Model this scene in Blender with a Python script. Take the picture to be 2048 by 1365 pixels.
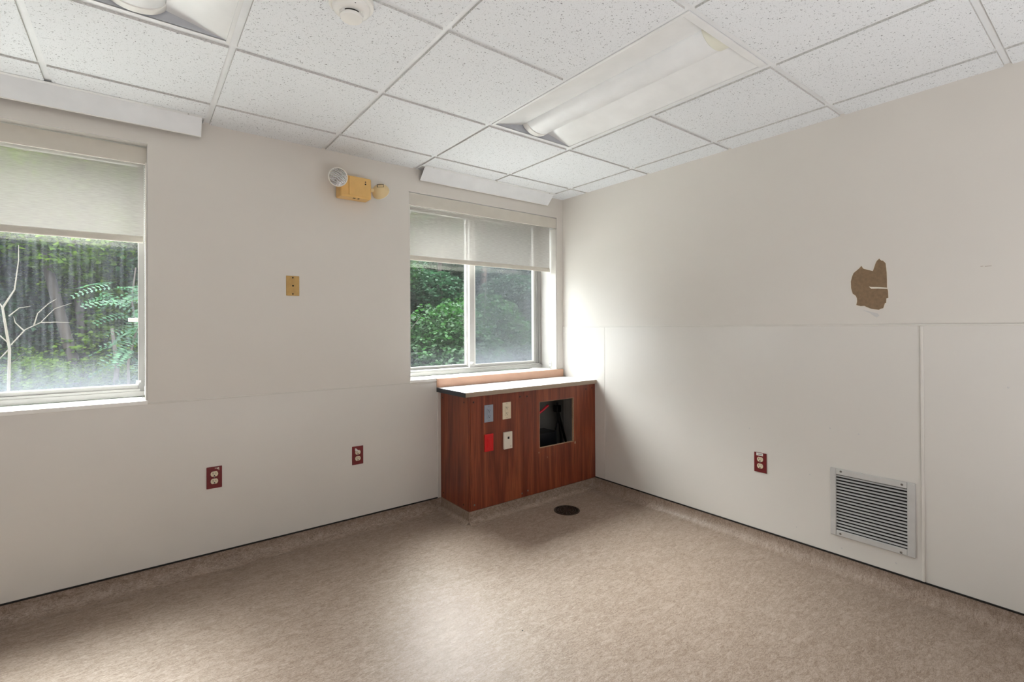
import bpy, bmesh, math, random
from mathutils import Vector, Matrix
PI = math.pi
random.seed(7)
for o in list(bpy.data.objects): bpy.data.objects.remove(o)
SC = bpy.context.scene
COL = SC.collection

# ------------------------------------------------------------------ camera
def make_camera():
    f_px, yaw, pitch, roll = 972.92, 0.6569321, 0.0045867, -0.0049515
    f = Vector((math.sin(yaw)*math.cos(pitch), math.cos(yaw)*math.cos(pitch), math.sin(pitch)))
    r = f.cross(Vector((0, 0, 1))).normalized(); u = r.cross(f)
    r2 = r*math.cos(roll) + u*math.sin(roll); u2 = -r*math.sin(roll) + u*math.cos(roll)
    cam = bpy.data.cameras.new('camera'); o = bpy.data.objects.new('camera', cam); COL.objects.link(o)
    M = Matrix((r2, u2, -f)).transposed().to_4x4(); M.translation = Vector((-2.92372, -3.06805, 1.29122))
    o.matrix_world = M
    cam.sensor_width = 36; cam.lens = f_px/2048*36
    cam.shift_y = (650.185-682.5)/2048; cam.clip_start = .02; cam.clip_end = 200
    SC.camera = o
make_camera()

# ------------------------------------------------------------------ light and exposure
SC.view_settings.view_transform = 'Standard'; SC.view_settings.look = 'None'
SC.view_settings.gamma = 1; SC.view_settings.use_curve_mapping = False
SC.view_settings.exposure = 0.08
SKY = 22.0; SUN = 4; FILL = 1.5; FILL2 = .5; UPFILL = 90

def make_world():
    w = bpy.data.worlds.new('sky'); SC.world = w; w.use_nodes = True
    nt = w.node_tree; N = nt.nodes; L = nt.links; N.clear()
    tc = N.new('ShaderNodeTexCoord'); sx = N.new('ShaderNodeSeparateXYZ'); L.new(tc.outputs['Generated'], sx.inputs[0])
    cr = N.new('ShaderNodeValToRGB'); L.new(sx.outputs['Z'], cr.inputs[0])
    e = cr.color_ramp.elements
    e[0].position = 0.0; e[0].color = (.45, .47, .5, 1)
    e[1].position = 1.0; e[1].color = (.93, .97, 1, 1)
    m = e.new(.35); m.color = (.72, .75, .78, 1)
    m = e.new(.6); m.color = (1, 1, 1, 1)
    bg = N.new('ShaderNodeBackground'); L.new(cr.outputs[0], bg.inputs[0]); bg.inputs[1].default_value = SKY
    # thin bright cloud high in the north
    dt = N.new('ShaderNodeVectorMath'); dt.operation = 'DOT_PRODUCT'; L.new(tc.outputs['Generated'], dt.inputs[0])
    dt.inputs[1].default_value = Vector((.04, .62, .76)).normalized()
    mr = N.new('ShaderNodeMapRange'); mr.interpolation_type = 'SMOOTHSTEP'; mr.inputs[1].default_value = .875; mr.inputs[2].default_value = .98
    mr.inputs[3].default_value = SKY; mr.inputs[4].default_value = SKY*4.6
    L.new(dt.outputs['Value'], mr.inputs[0]); L.new(mr.outputs[0], bg.inputs[1])
    out = N.new('ShaderNodeOutputWorld'); L.new(bg.outputs[0], out.inputs[0])
make_world()

def lamp(name, kind, loc, rot, energy, color=(1, 1, 1), **kw):
    l = bpy.data.lights.new(name, kind); l.energy = energy; l.color = color
    for k, v in kw.items():
        if k != 'portal': setattr(l, k, v)
    o = bpy.data.objects.new(name, l); COL.objects.link(o); o.location = loc; o.rotation_euler = rot
    if kw.get('portal'): l.cycles.is_portal = True
    return o
# sun behind the building, falling on the trees only
sun = lamp('sun', 'SUN', (0, -20, 20), (math.radians(38), 0, math.radians(-20)), SUN, (1, .95, .86), angle=math.radians(2))
# sky light enters through the two windows
for k, (x, w) in enumerate(((-.757, 1.4), (-3.57, 1.4))):
    lamp('window_sky_portal', 'AREA', (x, .3, 1.58), (-PI/2, 0, 0), 1, shape='RECTANGLE', size=w, size_y=1.32, portal=True)
# added fill lamps out of view: one behind the camera, one by the west wall
lamp('rear_fill', 'AREA', (-3.3, -5.05, 1.25), (PI/2, 0, 0), FILL, (1, .98, .96), shape='RECTANGLE', size=2.6, size_y=2.1)
lamp('west_fill', 'AREA', (-5.3, -2.6, 1.5), (PI/2, 0, -PI/2), FILL2, (1, .99, .98), shape='RECTANGLE', size=1.8, size_y=1.2)

# added fill lamp low behind the camera, aimed up to brighten the ceiling
lamp('ceiling_fill', 'AREA', (-2.7, -4.45, .12), (PI, 0, 0), UPFILL, (.97, .985, 1), shape='RECTANGLE', size=4.2, size_y=1.2)

# ------------------------------------------------------------------ helpers
def lin(c):
    if isinstance(c, str):
        c = [int(c[i:i+2], 16)/255 for i in (0, 2, 4)]
        return tuple((x/12.92 if x < .04045 else ((x+.055)/1.055)**2.4) for x in c)
    return tuple(c)

def mat(name, col, rough=.5, metal=0, spec=.5, var=None, bump=None, trans=0, alpha=None):
    """var=(scale, amount): soft colour mottling; bump=(scale, strength)"""
    m = bpy.data.materials.new(name); m.use_nodes = True
    nt = m.node_tree; b = nt.nodes['Principled BSDF']; c = lin(col)
    b.inputs['Base Color'].default_value = (*c, 1); b.inputs['Roughness'].default_value = rough
    b.inputs['Metallic'].default_value = metal; b.inputs['Specular IOR Level'].default_value = spec
    tc = nt.nodes.new('ShaderNodeTexCoord')
    if var is None: var = (9, .04)
    n = nt.nodes.new('ShaderNodeTexNoise'); n.inputs['Scale'].default_value = var[0]; n.inputs['Detail'].default_value = 5
    nt.links.new(tc.outputs['Object'], n.inputs['Vector'])
    r = nt.nodes.new('ShaderNodeValToRGB'); nt.links.new(n.outputs['Fac'], r.inputs[0])
    a = var[1]
    r.color_ramp.elements[0].position = .3; r.color_ramp.elements[0].color = (*[x*(1-a) for x in c], 1)
    r.color_ramp.elements[1].position = .7; r.color_ramp.elements[1].color = (*[min(1, x*(1+a)) for x in c], 1)
    nt.links.new(r.outputs[0], b.inputs['Base Color'])
    if bump:
        n2 = nt.nodes.new('ShaderNodeTexNoise'); n2.inputs['Scale'].default_value = bump[0]; n2.inputs['Detail'].default_value = 3
        nt.links.new(tc.outputs['Object'], n2.inputs['Vector'])
        bp = nt.nodes.new('ShaderNodeBump'); bp.inputs['Strength'].default_value = bump[1]; bp.inputs['Distance'].default_value = .002
        nt.links.new(n2.outputs['Fac'], bp.inputs['Height']); nt.links.new(bp.outputs[0], b.inputs['Normal'])
    return m

def nodes(m):
    nt = m.node_tree
    return nt, nt.nodes, nt.links, nt.nodes['Principled BSDF']

M = {}
M['wall'] = mat('wall_paint', 'dfdad3', .45, var=(1.7, .015), bump=(90, .05))
M['wains'] = mat('wainscot_laminate', 'dfdbd5', .32, var=(2.3, .012))
M['trimw'] = mat('painted_trim', 'dfdbd4', .4)
M['grid'] = mat('painted_steel_grid', 'eceef0', .4)
M['black'] = mat('black_rubber', '0e0c0b', .5)
M['white'] = mat('white_enamel', 'e9eaea', .35)
M['defl'] = mat('white_sheet_metal', 'e8eaec', .38)
M['hem'] = mat('bright_hem', 'f2f1ec', .3)
M['alu'] = mat('anodised_aluminium', 'a09e9b', .38, metal=.25)
M['aluw'] = mat('white_window_metal', 'bdbbb8', .35)
M['sill'] = mat('sill_paint', 'f3f1ec', .35)
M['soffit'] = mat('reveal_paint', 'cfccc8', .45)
M['fascia'] = mat('fascia_paint', 'd3cdc2', .45)
M['steel'] = mat('screw_steel', '7d7a76', .3, metal=.9)
M['darkscrew'] = mat('screw_cap', '2b1510', .4)
M['grille'] = mat('grille_metal', 'cbcac8', .36, metal=.08, var=(14, .05))
M['duct'] = mat('duct_inside', '161412', .8)
M['counter'] = mat('white_laminate', 'f1eef0', .28, var=(20, .02))
M['edge'] = mat('taupe_edge_band', 'a3917f', .45, var=(20, .04))
M['tan'] = mat('peach_splash_laminate', 'c79f86', .45, var=(12, .05))
M['chip'] = mat('particle_board', 'b5957a', .8, var=(160, .2))
M['blackedge'] = mat('black_edge_band', '16181d', .35)
M['yellow'] = mat('aged_yellow_plastic', 'e0b56f', .38, var=(18, .05))
M['cream'] = mat('aged_cream_plastic', 'e4cc9c', .35)
M['jackplate'] = mat('yellowed_ivory_plate', 'bf9a5c', .4, var=(30, .1))
M['hole'] = mat('dark_recess', '120a06', .7)
M['maroon'] = mat('maroon_plate', '6e1218', .35, var=(60, .12))
M['ivory'] = mat('ivory_plastic', 'dfd2b8', .35)
M['greyp'] = mat('grey_plastic', '98a0ae', .4)
M['redp'] = mat('red_plastic', 'cf0d14', .32)
M['whitep'] = mat('offwhite_plastic', 'e2d9cb', .35)
M['paper'] = mat('sticker_paper', 'ece6e2', .7)
M['print'] = mat('sticker_print', '84a094', .7)
M['brown'] = mat('bare_gypsum_paper', '877057', .9, var=(60, .12), bump=(120, .4))
M['flake'] = mat('torn_paint_edge', 'e9e1d3', .6)
M['smudge'] = mat('patching_compound', 'd0cecb', .6)
M['cable'] = mat('black_cable', '0b0b0c', .4)
M['redcable'] = mat('red_cable', 'c01c30', .35)
M['wall_other'] = mat('far_wall_darkened', '8f8479', .5)  # unseen walls, darkened to weaken the bounce onto the window wall
M['cavity'] = mat('grey_wall_panel', '8d8c88', .6)
M['diff'] = mat('frosted_diffuser', 'eef0f1', .35)
M['cap'] = mat('diffuser_cap', 'ebeae6', .4)
M['refl'] = mat('reflector_enamel', 'eceded', .22)
M['endpl'] = mat('fixture_end_plate', 'b9bcc2', .4)
M['oldcap'] = mat('yellowed_cap', 'e4e4d6', .5)
M['detector'] = mat('detector_plastic', 'ecebe7', .4)
M['iron'] = mat('drain_iron', '3a3028', .45, metal=.5, var=(60, .3))
M['concrete'] = mat('exterior_siding', 'c9c4ba', .7)

def m_tile():
    m = mat('acoustic_tile', 'e6e9ec', .9); nt, N, L, b = nodes(m)
    tc = N.new('ShaderNodeTexCoord')
    n1 = N.new('ShaderNodeTexNoise'); n1.inputs['Scale'].default_value = 150; n1.inputs['Detail'].default_value = 2.5; n1.inputs['Roughness'].default_value = .6
    n2 = N.new('ShaderNodeTexNoise'); n2.inputs['Scale'].default_value = 330; n2.inputs['Detail'].default_value = 1
    L.new(tc.outputs['Object'], n1.inputs[0]); L.new(tc.outputs['Object'], n2.inputs[0])
    mp = N.new('ShaderNodeMapping'); mp.inputs['Scale'].default_value = (1, 1, .2)
    r1 = N.new('ShaderNodeValToRGB'); r1.color_ramp.elements[0].position = .635; r1.color_ramp.elements[0].color = (1, 1, 1, 1)
    r1.color_ramp.elements[1].position = .685; r1.color_ramp.elements[1].color = (.24, .24, .25, 1)
    r2 = N.new('ShaderNodeValToRGB'); r2.color_ramp.elements[0].position = .66; r2.color_ramp.elements[0].color = (1, 1, 1, 1)
    r2.color_ramp.elements[1].position = .74; r2.color_ramp.elements[1].color = (.5, .5, .5, 1)
    L.new(n1.outputs['Fac'], r1.inputs[0]); L.new(n2.outputs['Fac'], r2.inputs[0])
    mx = N.new('ShaderNodeMix'); mx.data_type = 'RGBA'; mx.blend_type = 'MULTIPLY'; mx.inputs[0].default_value = 1
    L.new(r1.outputs[0], mx.inputs[6]); L.new(r2.outputs[0], mx.inputs[7])
    m2 = N.new('ShaderNodeMix'); m2.data_type = 'RGBA'; m2.blend_type = 'MULTIPLY'; m2.inputs[0].default_value = 1
    m2.inputs[6].default_value = (*lin('e9ecef'), 1); L.new(mx.outputs[2], m2.inputs[7])
    L.new(m2.outputs[2], b.inputs['Base Color'])
    bp = N.new('ShaderNodeBump'); bp.inputs['Strength'].default_value = .5; bp.inputs['Distance'].default_value = .002
    L.new(mx.outputs[2], bp.inputs['Height']); L.new(bp.outputs[0], b.inputs['Normal'])
    return m
M['tile'] = m_tile()

M['tileside'] = mat('cut_tile_edge', 'cbcac7', .95, var=(160, .2))

def m_floor():
    m = mat('marbled_linoleum', '9f8b78', .42, spec=.35); nt, N, L, b = nodes(m)
    tc = N.new('ShaderNodeTexCoord')
    def noise(scale, detail, dist, vec=None):
        n = N.new('ShaderNodeTexNoise'); n.inputs['Scale'].default_value = scale; n.inputs['Detail'].default_value = detail
        n.inputs['Distortion'].default_value = dist; n.inputs['Roughness'].default_value = .62
        L.new(vec or tc.outputs['Object'], n.inputs[0]); return n
    mp = N.new('ShaderNodeMapping'); mp.inputs['Rotation'].default_value = (0, 0, .5); mp.inputs['Scale'].default_value = (1, 2.6, 1.4)
    L.new(tc.outputs['Object'], mp.inputs[0])
    big = noise(3.2, 5, .8); mid = noise(17, 8, 1.6, mp.outputs[0]); fine = noise(52, 7, 2.6, mp.outputs[0])
    def ramp(n, a, ca, bb, cb):
        r = N.new('ShaderNodeValToRGB'); r.color_ramp.elements[0].position = a; r.color_ramp.elements[0].color = (*lin(ca), 1)
        r.color_ramp.elements[1].position = bb; r.color_ramp.elements[1].color = (*lin(cb), 1); L.new(n.outputs['Fac'], r.inputs[0]); return r
    r1 = ramp(mid, .38, '74604f', .63, 'b19f91')
    r2 = ramp(fine, .40, '63503f', .62, 'bfafa2')
    r3 = ramp(big, .35, '8c786a', .7, '9e8c80')
    a = N.new('ShaderNodeMix'); a.data_type = 'RGBA'; a.inputs[0].default_value = .5; L.new(r1.outputs[0], a.inputs[6]); L.new(r2.outputs[0], a.inputs[7])
    c = N.new('ShaderNodeMix'); c.data_type = 'RGBA'; c.inputs[0].default_value = .25; L.new(a.outputs[2], c.inputs[6]); L.new(r3.outputs[0], c.inputs[7])
    # sparse pale scratches
    mp2 = N.new('ShaderNodeMapping'); mp2.inputs['Rotation'].default_value = (0, 0, -.7); mp2.inputs['Scale'].default_value = (1, 9, 1)
    L.new(tc.outputs['Object'], mp2.inputs[0]); sc = noise(9, 2, 0, mp2.outputs[0])
    r4 = N.new('ShaderNodeValToRGB'); r4.color_ramp.elements[0].position = .735; r4.color_ramp.elements[1].position = .76
    r4.color_ramp.elements[0].color = (0, 0, 0, 1); r4.color_ramp.elements[1].color = (.5, .5, .5, 1); L.new(sc.outputs['Fac'], r4.inputs[0])
    d = N.new('ShaderNodeMix'); d.data_type = 'RGBA'; L.new(r4.outputs[0], d.inputs[0]); L.new(c.outputs[2], d.inputs[6]); d.inputs[7].default_value = (*lin('cdbfae'), 1)
    L.new(d.outputs[2], b.inputs['Base Color'])
    bp = N.new('ShaderNodeBump'); bp.inputs['Strength'].default_value = .12; bp.inputs['Distance'].default_value = .001
    L.new(fine.outputs['Fac'], bp.inputs['Height']); L.new(bp.outputs[0], b.inputs['Normal'])
    rr = N.new('ShaderNodeMapRange'); rr.inputs[3].default_value = .36; rr.inputs[4].default_value = .6; L.new(mid.outputs['Fac'], rr.inputs[0]); L.new(rr.outputs[0], b.inputs['Roughness'])
    return m
M['floor'] = m_floor()

def m_wood():
    m = mat('cherry_laminate', '6a2f1c', .36); nt, N, L, b = nodes(m)
    tc = N.new('ShaderNodeTexCoord')
    mp = N.new('ShaderNodeMapping'); mp.inputs['Scale'].default_value = (9, 9, .55); L.new(tc.outputs['Object'], mp.inputs[0])
    n = N.new('ShaderNodeTexNoise'); n.inputs['Scale'].default_value = 1.6; n.inputs['Detail'].default_value = 6; n.inputs['Distortion'].default_value = 1.1; L.new(mp.outputs[0], n.inputs[0])
    mp2 = N.new('ShaderNodeMapping'); mp2.inputs['Scale'].default_value = (140, 140, 5); L.new(tc.outputs['Object'], mp2.inputs[0])
    n2 = N.new('ShaderNodeTexNoise'); n2.inputs['Scale'].default_value = 1; n2.inputs['Detail'].default_value = 4; L.new(mp2.outputs[0], n2.inputs[0])
    r = N.new('ShaderNodeValToRGB'); L.new(n.outputs['Fac'], r.inputs[0])
    e = r.color_ramp.elements; e[0].position = .3; e[0].color = (*lin('632716'), 1); e[1].position = .72; e[1].color = (*lin('a05533'), 1)
    k = e.new(.5); k.color = (*lin('813b22'), 1)
    r2 = N.new('ShaderNodeValToRGB'); L.new(n2.outputs['Fac'], r2.inputs[0])
    r2.color_ramp.elements[0].position = .35; r2.color_ramp.elements[0].color = (.55, .5, .5, 1); r2.color_ramp.elements[1].position = .55; r2.color_ramp.elements[1].color = (1, 1, 1, 1)
    x = N.new('ShaderNodeMix'); x.data_type = 'RGBA'; x.blend_type = 'MULTIPLY'; x.inputs[0].default_value = .8
    L.new(r.outputs[0], x.inputs[6]); L.new(r2.outputs[0], x.inputs[7]); L.new(x.outputs[2], b.inputs['Base Color'])
    return m
M['wood'] = m_wood()

def m_pane(dirt):
    """thin glass: mostly clear with a weak reflection, dirt film with vertical runs, a milky deposit along the bottom"""
    m = bpy.data.materials.new('dirty_glass'); m.use_nodes = True; nt = m.node_tree; N = nt.nodes; L = nt.links; N.clear()
    tr = N.new('ShaderNodeBsdfTransparent'); tr.inputs[0].default_value = (.95, .97, .96, 1)
    gl = N.new('ShaderNodeBsdfGlossy'); gl.inputs['Roughness'].default_value = .02
    mg = N.new('ShaderNodeMixShader'); mg.inputs[0].default_value = .05; L.new(tr.outputs[0], mg.inputs[1]); L.new(gl.outputs[0], mg.inputs[2])
    df = N.new('ShaderNodeBsdfDiffuse'); df.inputs[0].default_value = (.5, .52, .58, 1)
    tl = N.new('ShaderNodeBsdfTranslucent'); tl.inputs[0].default_value = (.13, .14, .16, 1)
    md = N.new('ShaderNodeMixShader'); md.inputs[0].default_value = .5; L.new(df.outputs[0], md.inputs[1]); L.new(tl.outputs[0], md.inputs[2])
    tc = N.new('ShaderNodeTexCoord'); sx = N.new('ShaderNodeSeparateXYZ'); L.new(tc.outputs['Object'], sx.inputs[0])
    mp = N.new('ShaderNodeMapping'); mp.inputs['Scale'].default_value = (70, 1, 3); L.new(tc.outputs['Object'], mp.inputs[0])
    n = N.new('ShaderNodeTexNoise'); n.inputs['Scale'].default_value = 1; n.inputs['Detail'].default_value = 5; L.new(mp.outputs[0], n.inputs[0])
    # bottom deposit: z (object space, 0 = pane bottom)
    a = N.new('ShaderNodeMath'); a.operation = 'MULTIPLY_ADD'; a.inputs[1].default_value = .28; L.new(n.outputs['Fac'], a.inputs[0]); L.new(sx.outputs['Z'], a.inputs[2])
    mr = N.new('ShaderNodeMapRange'); mr.interpolation_type = 'SMOOTHSTEP'; mr.inputs[1].default_value = .13; mr.inputs[2].default_value = .34; mr.inputs[3].default_value = .25*dirt; mr.inputs[4].default_value = 0
    L.new(a.outputs[0], mr.inputs[0])
    r = N.new('ShaderNodeMapRange'); r.inputs[1].default_value = .4; r.inputs[2].default_value = .85; r.inputs[3].default_value = .02*dirt; r.inputs[4].default_value = .11*dirt; L.new(n.outputs['Fac'], r.inputs[0])
    s = N.new('ShaderNodeMath'); s.operation = 'ADD'; L.new(mr.outputs[0], s.inputs[0]); L.new(r.outputs[0], s.inputs[1])
    mx = N.new('ShaderNodeMixShader'); L.new(s.outputs[0], mx.inputs[0]); L.new(mg.outputs[0], mx.inputs[1]); L.new(md.outputs[0], mx.inputs[2])
    out = N.new('ShaderNodeOutputMaterial'); L.new(mx.outputs[0], out.inputs[0])
    return m
M['glass'] = m_pane(1.0); M['glass_clean'] = m_pane(.18)

def m_sheer(name, col, clear, trl, cmul=1.0):
    m = bpy.data.materials.new(name); m.use_nodes = True; nt = m.node_tree; N = nt.nodes; L = nt.links; N.clear()
    c = lin(col)
    df = N.new('ShaderNodeBsdfDiffuse'); df.inputs[0].default_value = (*c, 1)
    tl = N.new('ShaderNodeBsdfTranslucent'); tl.inputs[0].default_value = (*[x*cmul for x in c], 1)
    md = N.new('ShaderNodeMixShader'); md.inputs[0].default_value = trl; L.new(df.outputs[0], md.inputs[1]); L.new(tl.outputs[0], md.inputs[2])
    tr = N.new('ShaderNodeBsdfTransparent')
    tc = N.new('ShaderNodeTexCoord'); mp = N.new('ShaderNodeMapping'); mp.inputs['Scale'].default_value = (6, 1, 60); L.new(tc.outputs['Object'], mp.inputs[0])
    n = N.new('ShaderNodeTexNoise'); n.inputs['Scale'].default_value = 4; n.inputs['Detail'].default_value = 3; L.new(mp.outputs[0], n.inputs[0])
    r = N.new('ShaderNodeMapRange'); r.inputs[1].default_value = .3; r.inputs[2].default_value = .7; r.inputs[3].default_value = clear*.85; r.inputs[4].default_value = clear*1.15; L.new(n.outputs['Fac'], r.inputs[0])
    mx = N.new('ShaderNodeMixShader'); L.new(r.outputs[0], mx.inputs[0]); L.new(md.outputs[0], mx.inputs[1]); L.new(tr.outputs[0], mx.inputs[2])
    out = N.new('ShaderNodeOutputMaterial'); L.new(mx.outputs[0], out.inputs[0])
    return m
M['fabric'] = m_sheer('solar_shade_fabric', 'cfcbc6', .40, .22, .42)
M['screen'] = m_sheer('insect_screen_mesh', '55595f', .70, .1)

def m_leaf(name, dark, light, trl=.35):
    m = bpy.data.materials.new(name); m.use_nodes = True; nt = m.node_tree; N = nt.nodes; L = nt.links; N.clear()
    g = N.new('ShaderNodeNewGeometry'); r = N.new('ShaderNodeValToRGB'); L.new(g.outputs['Random Per Island'], r.inputs[0])
    e = r.color_ramp.elements; e[0].color = (*lin(dark), 1); e[1].color = (*lin(light), 1); e[1].position = .95
    df = N.new('ShaderNodeBsdfDiffuse'); tl = N.new('ShaderNodeBsdfTranslucent'); gl = N.new('ShaderNodeBsdfGlossy'); gl.inputs['Roughness'].default_value = .5
    L.new(r.outputs[0], df.inputs[0])
    hs = N.new('ShaderNodeHueSaturation'); hs.inputs['Saturation'].default_value = 1.15; hs.inputs['Value'].default_value = 1.7; hs.inputs['Hue'].default_value = .485; L.new(r.outputs[0], hs.inputs['Color']); L.new(hs.outputs[0], tl.inputs[0])
    mx = N.new('ShaderNodeMixShader'); mx.inputs[0].default_value = trl; L.new(df.outputs[0], mx.inputs[1]); L.new(tl.outputs[0], mx.inputs[2])
    m2 = N.new('ShaderNodeMixShader'); m2.inputs[0].default_value = .012; L.new(mx.outputs[0], m2.inputs[1]); L.new(gl.outputs[0], m2.inputs[2])
    out = N.new('ShaderNodeOutputMaterial'); L.new(m2.outputs[0], out.inputs[0])
    return m
M['leafA'] = m_leaf('maple_leaves', '0a190b', '203a1e')
M['leafB'] = m_leaf('yellow_green_leaves', '1f360e', '4c6420', .5)
M['leafC'] = m_leaf('blue_green_leaves', '0e1d13', '263d2c')
M['leafS'] = m_leaf('feathery_leaves', '22352a', '3a5540')
M['bark'] = mat('tree_bark', '231d19', .9, var=(7, .3), bump=(30, .8))
M['barkr'] = mat('reddish_bark', '4a3c36', .9, var=(7, .25), bump=(30, .8))
M['twig'] = mat('bare_twig', '37332b', .8)
M['bounce_ground'] = mat('pale_bounce_ground', 'b7b6b2', .9, var=(30, .15), bump=(80, .5))  # pale surface made up to reflect sky light into the room
M['ground'] = mat('woodland_ground', '262e1c', .95, var=(2, .4), bump=(12, 1))

class MB:
    """collects shapes in world coordinates, builds ONE mesh object"""
    def __init__(s): s.bm = bmesh.new()
    def box(s, x0, x1, y0, y1, z0, z1, mtx=None):
        v = [s.bm.verts.new((x, y, z)) for x in sorted((x0, x1)) for y in sorted((y0, y1)) for z in sorted((z0, z1))]
        if mtx is not None:
            for q in v: q.co = mtx @ q.co
        for f in ((0, 1, 3, 2), (4, 6, 7, 5), (0, 4, 5, 1), (2, 3, 7, 6), (0, 2, 6, 4), (1, 5, 7, 3)):
            s.bm.faces.new([v[i] for i in f])
        return s
    def frame(s, x0, x1, z0, z1, w, y0, y1):
        wl, wr, wb, wt = w if isinstance(w, tuple) else (w, w, w, w)
        s.box(x0, x0+wl, y0, y1, z0, z1); s.box(x1-wr, x1, y0, y1, z0, z1)
        s.box(x0+wl, x1-wr, y0, y1, z0, z0+wb); s.box(x0+wl, x1-wr, y0, y1, z1-wt, z1); return s
    def prism(s, pts, a, b, axis):
        """extrude a polygon from a to b along an axis; pts are the two other coordinates in xyz order"""
        def P(p, t):
            return {'x': (t, p[0], p[1]), 'y': (p[0], t, p[1]), 'z': (p[0], p[1], t)}[axis]
        A = [s.bm.verts.new(P(p, a)) for p in pts]; B = [s.bm.verts.new(P(p, b)) for p in pts]
        n = len(pts)
        for i in range(n): s.bm.faces.new((A[i], A[(i+1) % n], B[(i+1) % n], B[i]))
        s.bm.faces.new(A[::-1]); s.bm.faces.new(B); return s
    def lathe(s, prof, c, axis=(0, 0, 1), seg=32, sx=1.0):
        """prof: (radius, height) along axis"""
        ax = Vector(axis).normalized(); q = Vector((0, 0, 1)).rotation_difference(ax)
        c = Vector(c); rings = []
        for r, h in prof:
            if r < 1e-6: rings.append([s.bm.verts.new(c+q @ Vector((0, 0, h)))])
            else: rings.append([s.bm.verts.new(c+q @ Vector((sx*r*math.cos(2*PI*k/seg), r*math.sin(2*PI*k/seg), h))) for k in range(seg)])
        for a, b in zip(rings, rings[1:]):
            for k in range(seg):
                k2 = (k+1) % seg
                if len(a) == 1 and len(b) == 1: continue
                if len(a) == 1: s.bm.faces.new((a[0], b[k], b[k2]))
                elif len(b) == 1: s.bm.faces.new((a[k], a[k2], b[0]))
                else: s.bm.faces.new((a[k], a[k2], b[k2], b[k]))
        if len(rings[0]) > 1: s.bm.faces.new(rings[0][::-1])
        if len(rings[-1]) > 1: s.bm.faces.new(rings[-1])
        return s
    def tube(s, pts, r, seg=10):
        pts = [Vector(p) for p in pts]; rs = r if isinstance(r, (list, tuple)) else [r]*len(pts)
        rings = []; prev = None
        for i, p in enumerate(pts):
            d = (pts[min(i+1, len(pts)-1)]-pts[max(i-1, 0)]).normalized()
            if prev is None:
                t = Vector((0, 0, 1)) if abs(d.z) < .9 else Vector((1, 0, 0)); n = d.cross(t).normalized()
            else: n = (prev-d*prev.dot(d)).normalized()
            prev = n; b = d.cross(n)
            rings.append([s.bm.verts.new(p+(n*math.cos(2*PI*k/seg)+b*math.sin(2*PI*k/seg))*rs[i]) for k in range(seg)])
        for a, b in zip(rings, rings[1:]):
            for k in range(seg): s.bm.faces.new((a[k], a[(k+1) % seg], b[(k+1) % seg], b[k]))
        s.bm.faces.new(rings[0][::-1]); s.bm.faces.new(rings[-1]); return s
    def build(s, name, m, parent=None, bevel=0, smooth=False, origin=None, label=None, segs=2):
        bmesh.ops.recalc_face_normals(s.bm, faces=s.bm.faces)
        # origin in world (or thing-local) coordinates
        if origin is not None:
            for v in s.bm.verts: v.co -= Vector(origin)
        me = bpy.data.meshes.new(name); s.bm.to_mesh(me); s.bm.free()
        me.materials.append(m)
        o = bpy.data.objects.new(name, me); COL.objects.link(o)
        if origin is not None: o.location = origin
        if parent is not None: o.parent = parent
        if smooth:
            for p in me.polygons: p.use_smooth = True
            try: me.set_sharp_from_angle(angle=math.radians(38))
            except Exception: pass
        if bevel:
            b = o.modifiers.new('bevel', 'BEVEL'); b.width = bevel; b.segments = segs; b.limit_method = 'ANGLE'; b.angle_limit = math.radians(40)
        if label: o['label'] = label
        return o

def struct(o): o['kind'] = 'structure'; return o
def tag(o, label, cat, group=None):
    o['label'] = label; o['category'] = cat
    if group: o['group'] = group
    return o
def thing(name, loc, label=None, cat=None, group=None, rz=0):
    """an Empty at the thing's base; its parts are modelled in the Empty's own frame"""
    o = bpy.data.objects.new(name, None); COL.objects.link(o); o.location = loc; o.rotation_euler = (0, 0, rz); o.empty_display_size = .05
    if label: tag(o, label, cat, group)
    return o
def copy_tree(o, parent=None):
    c = o.copy(); COL.objects.link(c); c.parent = parent
    for ch in list(o.children): copy_tree(ch, c)
    return c

# ------------------------------------------------------------------ room shell
H = 2.3905
XW, YS = -5.4, -5.2           # west wall, south wall
X1a, X1b = -1.446, -.068      # right window opening
X2a, X2b = -4.26, -2.880      # left window opening
ZS, ZH = .930, 2.222          # sill, head
WT = .34

b = MB(); b.box(XW-.2, .2, YS-.2, .0, -.12, 0); b.box(XW, 0, 0, .3, -.12, 0); floor_o = struct(b.build('floor', M['floor']))
b = MB()
b.box(XW-.2, .2, 0, WT, -.12, ZS-.02); b.box(XW-.2, .2, 0, WT, ZH+.006, H+.35)
b.box(XW-.2, X2a, 0, WT, ZS-.02, ZH+.006); b.box(X2b, X1a, 0, WT, ZS-.02, ZH+.006); b.box(X1b, .2, 0, WT, ZS-.02, ZH+.006)
wall_n = struct(b.build('wall_north', M['wall']))
b = MB(); b.box(0, .2, YS-.2, 0, -.12, H+.35); wall_e = struct(b.build('wall_east', M['wall']))
b = MB(); b.box(XW-.2, XW, YS-.2, 0, -.12, H+.35); struct(b.build('wall_west', M['wall_other']))
b = MB(); b.box(XW, -4.7, YS-.2, YS, -.12, H+.35); b.box(-1.9, 0, YS-.2, YS, -.12, H+.35); b.box(-4.7, -1.9, YS-.2, YS, 2.3, H+.35); b.box(-4.7, -1.9, YS-.25, YS-.2, -.12, 2.3)
struct(b.build('wall_south', M['wall_other']))
b = MB(); b.box(XW-.2, .2, YS-.2, WT, H+.35, H+.4); struct(b.build('ceiling_deck', M['concrete']))

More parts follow.
